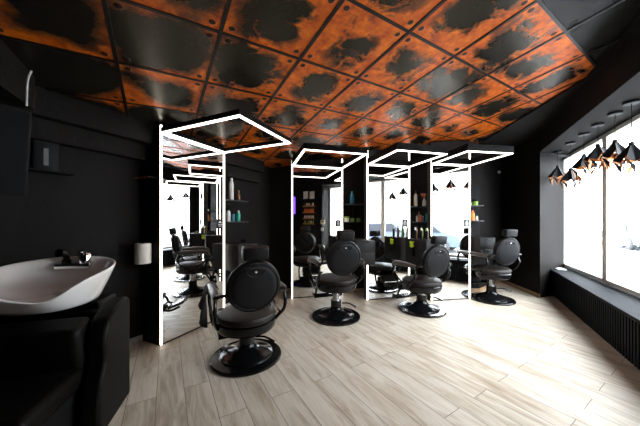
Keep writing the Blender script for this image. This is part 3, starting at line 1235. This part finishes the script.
fx.tube([(.035, 0, .070), (.040, -.03, .088), (.045, -.08, .086)], [.012, .010, .008], 10, mat=tm)
fx.build('mixer_tap', M['chrome'], bas)
sh_ = MB()
sh_.lathe([(0, .005), (.022, .005), (.024, .03), (.016, .036), (0, .036)], 18, tm @ Matrix.Translation((-.06, 0, 0)))
sh_.tube([(-.06, 0, .03), (-.060, -.004, .055), (-.064, -.02, .078), (-.072, -.05, .082)], [.014, .017, .022, .026], 12, mat=tm)
sh_.build('shower_head', M['metal'], bas)

# paper towel roll on the side of the first mirror panel
sd = frame_mat(M1 - N * .175 - D * .001, N)       # local x across the panel side, local y = D
N1 = Vector((E1.y, -E1.x, 0))
rl = M1 - N1 * .155 - E1 * .0885
roll = empty('paper_towel_roll', (rl.x, rl.y, .93), heading(N1), 'white paper towel roll on the side of the first mirror panel', 'paper roll')
MB().lathe([(.02, 0), (.078, 0), (.078, .22), (.02, .22), (.02, 0)], 32, cap=False).build('roll', M['paper'], roll)
MB().tube([(0, 0, -.02), (0, 0, .235)], .015, 10, 2).box((-.02, .0, -.02), (.02, .083, -.008)).box((-.02, .0, .225), (.02, .083, .237)).build('holder', M['metal'], roll)
fl = MB()
fl.tube([(-.07, -.035, .215), (-.095, -.02, .19), (-.105, .0, .10), (-.115, .005, .005)], .004, 6, 5)
bmx = bmesh.new()
pr = [(-.070, -.036), (-.088, -.030), (-.10, -.012), (-.108, .008), (-.120, .018)]
hi = [bmx.verts.new((x, y, .215 - .02 * i)) for i, (x, y) in enumerate(pr)]
lo_ = [bmx.verts.new((x - .006 * i, y, .012 - .004 * i)) for i, (x, y) in enumerate(pr)]
for i in range(len(pr) - 1):
    bmx.faces.new((hi[i], hi[i + 1], lo_[i + 1], lo_[i]))
fl = MB()
fl._merge(bmx)
fo = fl.build('loose_sheet', M['paper'], roll, angle=180)
md = fo.modifiers.new('thickness', 'SOLIDIFY')
md.thickness = .002

# small dark bracket shelf with a copper edge, above the roll
bs = M1 - N1 * .17 - E1 * .001
brk = empty('bracket_shelf', (bs.x, bs.y, 1.88), heading(N1), 'tiny dark shelf with an orange rim high on the side of the first mirror panel', 'shelf')
MB().box((-.12, -.09, 0), (.12, 0, .010)).box((-.12, -.010, -.09), (.12, 0, 0)).build('shelf_board', M['black'], brk)
MB().box((-.123, -.094, .001), (.123, -.0905, .012)).box((-.124, -.094, .001), (-.1205, 0, .012)).box((-.124, -.006, -.09), (-.1205, 0, .0)).build('rim', M['orange'], brk)

# ------------------------------------------------------------------ television on a wall arm
tvc = Vector((-2.05, 1.78, 1.87))
tvx = Vector((.36, .933, 0))              # along the screen, towards the far end
tv = empty('television', (tvc.x, tvc.y, tvc.z), heading(tvx), 'dark flat television hanging high at the left, above the wash basin', 'television')
tm = Matrix.Rotation(R(8), 4, 'X')
MB().box((-1.0, -.0, -.30), (.0, .045, .29), tm, .006).build('casing', M['black'], tv)
MB().box((-.985, -.004, -.285), (-.015, -.0005, .275), tm).build('screen', M['screen'], tv)
arm = MB().box((-.08, .046, -.18), (-.03, .075, .14), tm)
arm.build('mount_rail', M['metal'], tv)
pw = Vector((-2.49, 2.10, 0))
brm = empty('wall_bracket', (-2.463 + .005, 2.25 - .002, 2.04), heading(D), 'black wall bracket with a silver label beside the television', 'bracket')
MB().box((-.08, -.05, -.20), (.08, -.0005, .24), None, .004).box((-.16, -.16, -.215), (.16, -.0005, -.20)).build('plate', M['black'], brm)
MB().box((-.018, -.053, -.15), (.012, -.0505, .0)).build('silver_label', M['dimsteel'], brm)
MB().box((-.05, -.053, .10), (.06, -.0505, .13)).build('silver_plate', M['dimsteel'], brm)
cb = MB().tube([at(26.5, 106, 1.84), at(26.8, 92, 1.84), at(28, 79, 1.84), at(31.5, 71, 1.85)], .006, 8, 6)
cab = cb.build('television_cable', M['white'])
tag(cab, 'pale cable rising from the television to the ceiling', 'cable')


# ------------------------------------------------------------------ pendant lamps along the window
def make_pendant():
    g = empty('pendant_lamp', (0, 0, 0))
    MB().lathe([(0, 0), (.062, 0), (.062, -.022), (.058, -.026), (0, -.026)], 32).build('ceiling_rose', M['blacksheet'], g)
    k = 6
    top = [Vector((.022 * math.cos(2 * math.pi * i / k), .022 * math.sin(2 * math.pi * i / k), 0)) for i in range(k)]
    mid = [Vector((.135 * math.cos(2 * math.pi * i / k), .135 * math.sin(2 * math.pi * i / k), -.155)) for i in range(k)]
    half = [Vector((.105 * math.cos(2 * math.pi * (i + .5) / k), .105 * math.sin(2 * math.pi * (i + .5) / k), -.185)) for i in range(k)]
    low = [Vector((.092 * math.cos(2 * math.pi * (i + .5) / k), .092 * math.sin(2 * math.pi * (i + .5) / k), -.31)) for i in range(k)]
    bmo, bmi = bmesh.new(), bmesh.new()

    def tri(bm, *p, off=0):
        n = (p[1] - p[0]).cross(p[2] - p[0]).normalized()
        c = sum(p, Vector()) / len(p)
        if n.dot(Vector((c.x, c.y, 0))) < 0:
            n = -n
        a = [bm.verts.new(q + n * (off + .0014)) for q in p]
        b = [bm.verts.new(q + n * (off - .0014)) for q in p]
        m = len(p)
        bm.faces.new(a)
        bm.faces.new(b[::-1])
        for i in range(m):
            bm.faces.new((a[i], b[i], b[(i + 1) % m], a[(i + 1) % m]))
    for i in range(k):
        j = (i + 1) % k
        # upper kites: black outside, copper lining, with an open slit between them
        t0 = top[i].lerp(top[j], .0)
        for (bm, off) in ((bmo, 0), (bmi, -.004)):
            tri(bm, t0, mid[i], half[i], off=off)
            tri(bm, top[i], half[i], top[j], off=off)
            tri(bm, top[j], half[i], mid[j].lerp(top[j], .0 if i % 2 else .45), off=off)
            tri(bm, mid[i], low[i], half[i].lerp(low[i], .35), off=off)
            if i % 2 == 0:
                tri(bm, mid[j], low[i], half[i].lerp(mid[j], .7), off=off)
    for bm in (bmo, bmi):
        bmesh.ops.recalc_face_normals(bm, faces=bm.faces)
    a = MB()
    a._merge(bmo)
    so = a.build('lamp_shade', M['blacksheet'], g, angle=5)
    a = MB()
    a._merge(bmi)
    a.build('copper_lining', M['copper'], so, angle=5)
    ho = MB().lathe([(0, .03), (.020, .03), (.024, .0), (.024, -.045), (0, -.045)], 20).build('lamp_socket', M['blacksheet'], so)
    MB().lathe([(0, -.0455), (.013, -.0455), (.016, -.06), (.030, -.095), (.026, -.118), (0, -.13)], 20).build('bulb', M['white'], so)
    return g


pend = make_pendant()
ROSES = [(557.6, 167.5), (570.5, 170), (583.9, 156), (598, 146.5), (615, 142.5), (631.5, 145)]
ordn = ['farthest of the window row, by the dark reveal', 'second from the far end of the window row', 'third from the far end of the window row',
        'just before the window mullion, fourth from the far end', 'just past the window mullion, fifth from the far end', 'nearest of the window row']
pb = C0 + N * .27
for i, (u, vs) in enumerate(ROSES):
    g = pend if i == 0 else copy_tree(pend)
    k = (u - 320) / 252
    t = (k * pb.y - pb.x) / (D.x - k * D.y)
    p = pb + D * t
    ztop = 1.4 + (221 - vs) * p.y / 252 + 0.0
    g.location = (p.x, p.y, 2.6595)
    g.rotation_euler = (0, 0, .3 + 1.7 * i)
    tag(g, 'faceted black and copper pendant lamp, ' + ordn[i], 'pendant lamp', 'faceted pendant lamps along the window')
    dz = ztop - 2.6595
    for c in children(g):
        if c.name.startswith('lamp_shade'):
            c.location.z = dz
    cd = MB().tube([(0, 0, -.025), (0, 0, dz + .029)], .0035, 8, 2).build('cord', M['blacksheet'], g)

# ------------------------------------------------------------------ right wall near the camera (seen in the mirrors)
Nw = -N                                    # out of the right wall, into the room


def refl(u, v, A=A2, ex=E2):
    """Where the right wall is seen at an image position in a far mirror."""
    n = Vector((ex.y, -ex.x, 0))
    d = Vector(((u - 320) / 252, 1, 0))
    t = (A.dot(n)) / d.dot(n)
    p = d * t
    r = d - n * (2 * d.dot(n))
    s = (C0 - p).dot(N) / r.dot(N)
    q = p + r * s
    return Vector((q.x, q.y, 1.4 + (221 - v) * (t + s) / 252))


def on_wall(u0, u1, v0, v1):
    a, b = refl(u0, v0), refl(u1, v1)
    c = (a + b) / 2
    return c, abs((b - a).dot(D)), abs(a.z - b.z)


for (u0, u1, lab) in ((303.4, 308.6, 'framed certificate on the wall beside the window, left one in the mirror'), (309.6, 315, 'framed certificate on the wall beside the window, right one in the mirror')):
    c, w, h = on_wall(u0, u1, 191.3, 199.0)
    g = empty('framed_certificate', c - N * .0005, heading(-D), lab, 'picture', 'framed certificates')
    MB().box((-w / 2, -.02, -h / 2), (w / 2, 0, h / 2), None, .003).build('frame', M['black'], g)
    MB().box((-w / 2 + .015, -.0225, -h / 2 + .015), (w / 2 - .015, -.0205, h / 2 - .015)).build('sheet', M['paper'], g)
for k, (v, mt) in enumerate(((206, 'tan'), (212.2, 'red'), (218.3, 'tan'), (223.5, 'tan'))):
    c, w, h = on_wall(304.2, 315.2, v, v + 1)
    g = empty('product_rack', (c - N * .0005), heading(-D), ('wooden bottle ledge under the certificates, topmost', 'orange bottle ledge under the certificates, second down', 'wooden bottle ledge under the certificates, third down', 'wooden bottle ledge under the certificates, lowest')[k], 'shelf', 'bottle ledges by the window')
    MB().box((-w / 2, -.10, -.012), (w / 2, 0, 0)).box((-w / 2, -.10, 0), (w / 2, -.094, .03)).build('ledge', M['red' if k == 1 else 'tan'], g)
    cols = (['amber', 'cream', 'white', 'amber', 'cream'], ['red', 'orange', 'red', 'orange', 'red'], ['white', 'cream', 'white', 'cream', 'white'], ['green', 'amber', 'green', 'cream', 'green'])[k]
    for j, mt2 in enumerate(cols):
        p = c - N * .05 + D * ((j - 2) * w / 5.4)
        b_ = bottle((p.x, p.y, c.z + .0008), .15, .024, mt2, 'black' if k != 1 else 'red',
                    ('bottle on the topmost wooden ledge under the certificates', 'red and orange bottle on the orange ledge under the certificates', 'pale bottle on the third ledge under the certificates', 'bottle on the lowest ledge under the certificates')[k])
        b_['group'] = ('bottles on the topmost ledge', 'bottles on the orange ledge', 'bottles on the third ledge', 'bottles on the lowest ledge')[k]
c, w, h = on_wall(320.8, 325, 220, 224)
th = empty('thermostat', c - N * .0005, heading(-D), 'small cream wall thermostat beside the window reveal', 'thermostat')
MB().box((-w / 2, -.025, -h / 2), (w / 2, 0, h / 2), None, .006).build('case', M['cream'], th)
MB().box((-w / 4, -.0275, 0), (w / 4, -.0255, h / 4)).build('display', M['black'], th)
c, w, h = on_wall(321, 323.5, 227.5, 231)
sw = empty('light_switch', c - N * .0005, heading(-D), 'white light switch below the thermostat', 'switch')
MB().box((-w / 2, -.015, -h / 2), (w / 2, 0, h / 2), None, .004).build('plate', M['white'], sw)
MB().box((-w / 4, -.021, -h / 4), (w / 4, -.0155, h / 4), None, .002).build('rocker', M['white'], sw)
c, w, h = on_wall(293.6, 295.4, 197, 214)
tag(MB().box((-w / 2, -.03, -h / 2), (w / 2, -.0005, h / 2), frame_mat(c, -D), .01).build('neon_tube', M['purple']),
    'vertical purple neon tube on the near right wall', 'neon light')

# ------------------------------------------------------------------ the street outside
gb_ = MB().prism([C0 + N * .9 + D * 26, C0 + N * 45 + D * 30, C0 + N * 45 - D * 30, C0 + N * .9 - D * 26], -.30, -.12)
struct('street', gb_, M['snow'], 'bright pavement and street outside the shop window')
rd = MB().prism([C0 + N * 6 + D * 26, C0 + N * 12 + D * 26, C0 + N * 12 - D * 26, C0 + N * 6 - D * 26], -.119, -.10)
struct('road', rd, M['road'], 'pale wet road outside the shop window')


def building(c, w, h, d, label, rows, colsn):
    g = empty('street_building', c, heading(D), label, 'building', 'pale buildings across the street')
    wl = MB().box((-w / 2, -d, -.12), (w / 2, 0, h)).build('wall', M['facade'], g)
    MB().box((-w / 2 - .3, -d - .3, h), (w / 2 + .3, .3, h + .4)).build('roof', M['facadewin'], g)
    for r_ in range(rows):
        for k_ in range(colsn):
            x = -w / 2 + w * (k_ + .5) / colsn
            z = 1.2 + r_ * 3.1
            MB().box((x - .6, .002, z), (x + .6, .06, z + 1.6)).build('window', M['facadewin'], g)


building(C0 + N * 25 + D * 11, 17, 10, 8, 'pale facade across the street, on the far side', 3, 5)
building(C0 + N * 25 - D * 8, 16, 7.5, 8, 'pale lower facade across the street, on the near side', 2, 5)


def make_car(name):
    g = empty(name, (0, 0, 0))
    prof = [(-2.1, .28), (-2.12, .55), (-2.0, .82), (-1.35, .90), (-.75, 1.38), (.75, 1.42), (1.45, .92), (2.0, .80), (2.1, .5), (2.08, .28)]
    b = bmesh.new()
    rows = []
    for y, ins in ((-.84, .0), (-.80, .0), (.80, .0), (.84, .0)):
        f = .93 if abs(y) > .82 else 1
        rows.append([b.verts.new((x * (.985 if f < 1 else 1), y * (.80 if z > 1.2 else 1), z * (.985 if f < 1 and z > .5 else 1))) for x, z in prof])
    b.faces.new(rows[0])
    b.faces.new(rows[-1][::-1])
    for p, q in zip(rows, rows[1:]):
        for i in range(len(prof)):
            j = (i + 1) % len(prof)
            b.faces.new((p[i], p[j], q[j], q[i]))
    bmesh.ops.recalc_face_normals(b, faces=b.faces)
    m = MB()
    m._merge(b)
    m.build('body', M['carpaint'], g, bevel=.04)
    for s in (-1, 1):
        m = MB()
        q = [(-1.15, .94), (-.70, 1.32), (.70, 1.35), (1.25, .94)]
        b = bmesh.new()
        lo1 = [b.verts.new((x, s * (.86 if z < 1.2 else .735), z)) for x, z in q]
        lo2 = [b.verts.new((x, s * (.82 if z < 1.2 else .69), z)) for x, z in q]
        b.faces.new(lo1)
        b.faces.new(lo2[::-1])
        for i in range(4):
            b.faces.new((lo1[i], lo2[i], lo2[(i + 1) % 4], lo1[(i + 1) % 4]))
        bmesh.ops.recalc_face_normals(b, faces=b.faces)
        m._merge(b)
        m.build('side_window', M['carglass'], g)
    for x in (-1.32, 1.32):
        for s in (-1, 1):
            w = MB().lathe([(0, -.1), (.29, -.1), (.33, -.06), (.33, .06), (.29, .1), (0, .1)], 24, Matrix.Translation((x, s * .78, .33)) @ Matrix.Rotation(R(90), 4, 'X')).build('wheel', M['rubber'], g)
            MB().lathe([(0, -.115), (.2, -.115), (.2, .115), (0, .115)], 20, Matrix.Translation((x, s * .78, .33)) @ Matrix.Rotation(R(90), 4, 'X')).build('hubcap', M['steel'], w)
    return g


car0 = make_car('parked_car')
for i, (al, off, lab, mt) in enumerate(((-4.6, 7.3, 'blue grey car parked outside, straight across from the near pane', 'carpaint'), (14.5, 7.5, 'car parked outside far up the street, seen through the right pane', 'carwhite'), (-10.4, 7.4, 'car parked outside farthest down the street', 'carpaint'))):
    g = car0 if i == 0 else copy_tree(car0)
    p = C0 + N * off + D * al
    g.location = (p.x, p.y, -.0985)
    g.rotation_euler = (0, 0, heading(D))
    tag(g, lab, 'car', 'cars parked outside')


def tree(c, h, label):
    rnd = random.Random(int(h * 100))
    g = empty('bare_tree', c, 0, label, 'tree', 'bare street trees')
    MB().tube([(0, 0, -.12), (.05, 0, h * .3), (0, .06, h * .55), (.05, .1, h * .95)], [.10, .085, .06, .02], 10).build('trunk', M['bark'], g)
    m = MB()
    for k in range(26):
        z = h * (.3 + .62 * k / 26)
        a = rnd.uniform(0, 6.28)
        l = h * .32 * (1.1 - .6 * k / 26)
        e = Vector((math.cos(a) * l, math.sin(a) * l, l * rnd.uniform(.4, .9)))
        s = Vector((.03, .05, z))
        m.tube([s, s + e * .5 + Vector((0, 0, -.05)), s + e], [.035, .02, .006], 6, 3)
        for _ in range(3):
            f = rnd.uniform(.4, .9)
            a2 = rnd.uniform(0, 6.28)
            e2 = Vector((math.cos(a2), math.sin(a2), .6)) * l * .4
            m.tube([s + e * f, s + e * f + e2], [.012, .004], 5, 2)
    m.build('branches', M['bark'], g)


tree(C0 + N * 7.4 + D * 10.5, 6.5, 'nearer bare tree outside, seen through the right pane')
tree(C0 + N * 12.5 + D * 21.5, 7.2, 'farther bare tree outside, up the street')
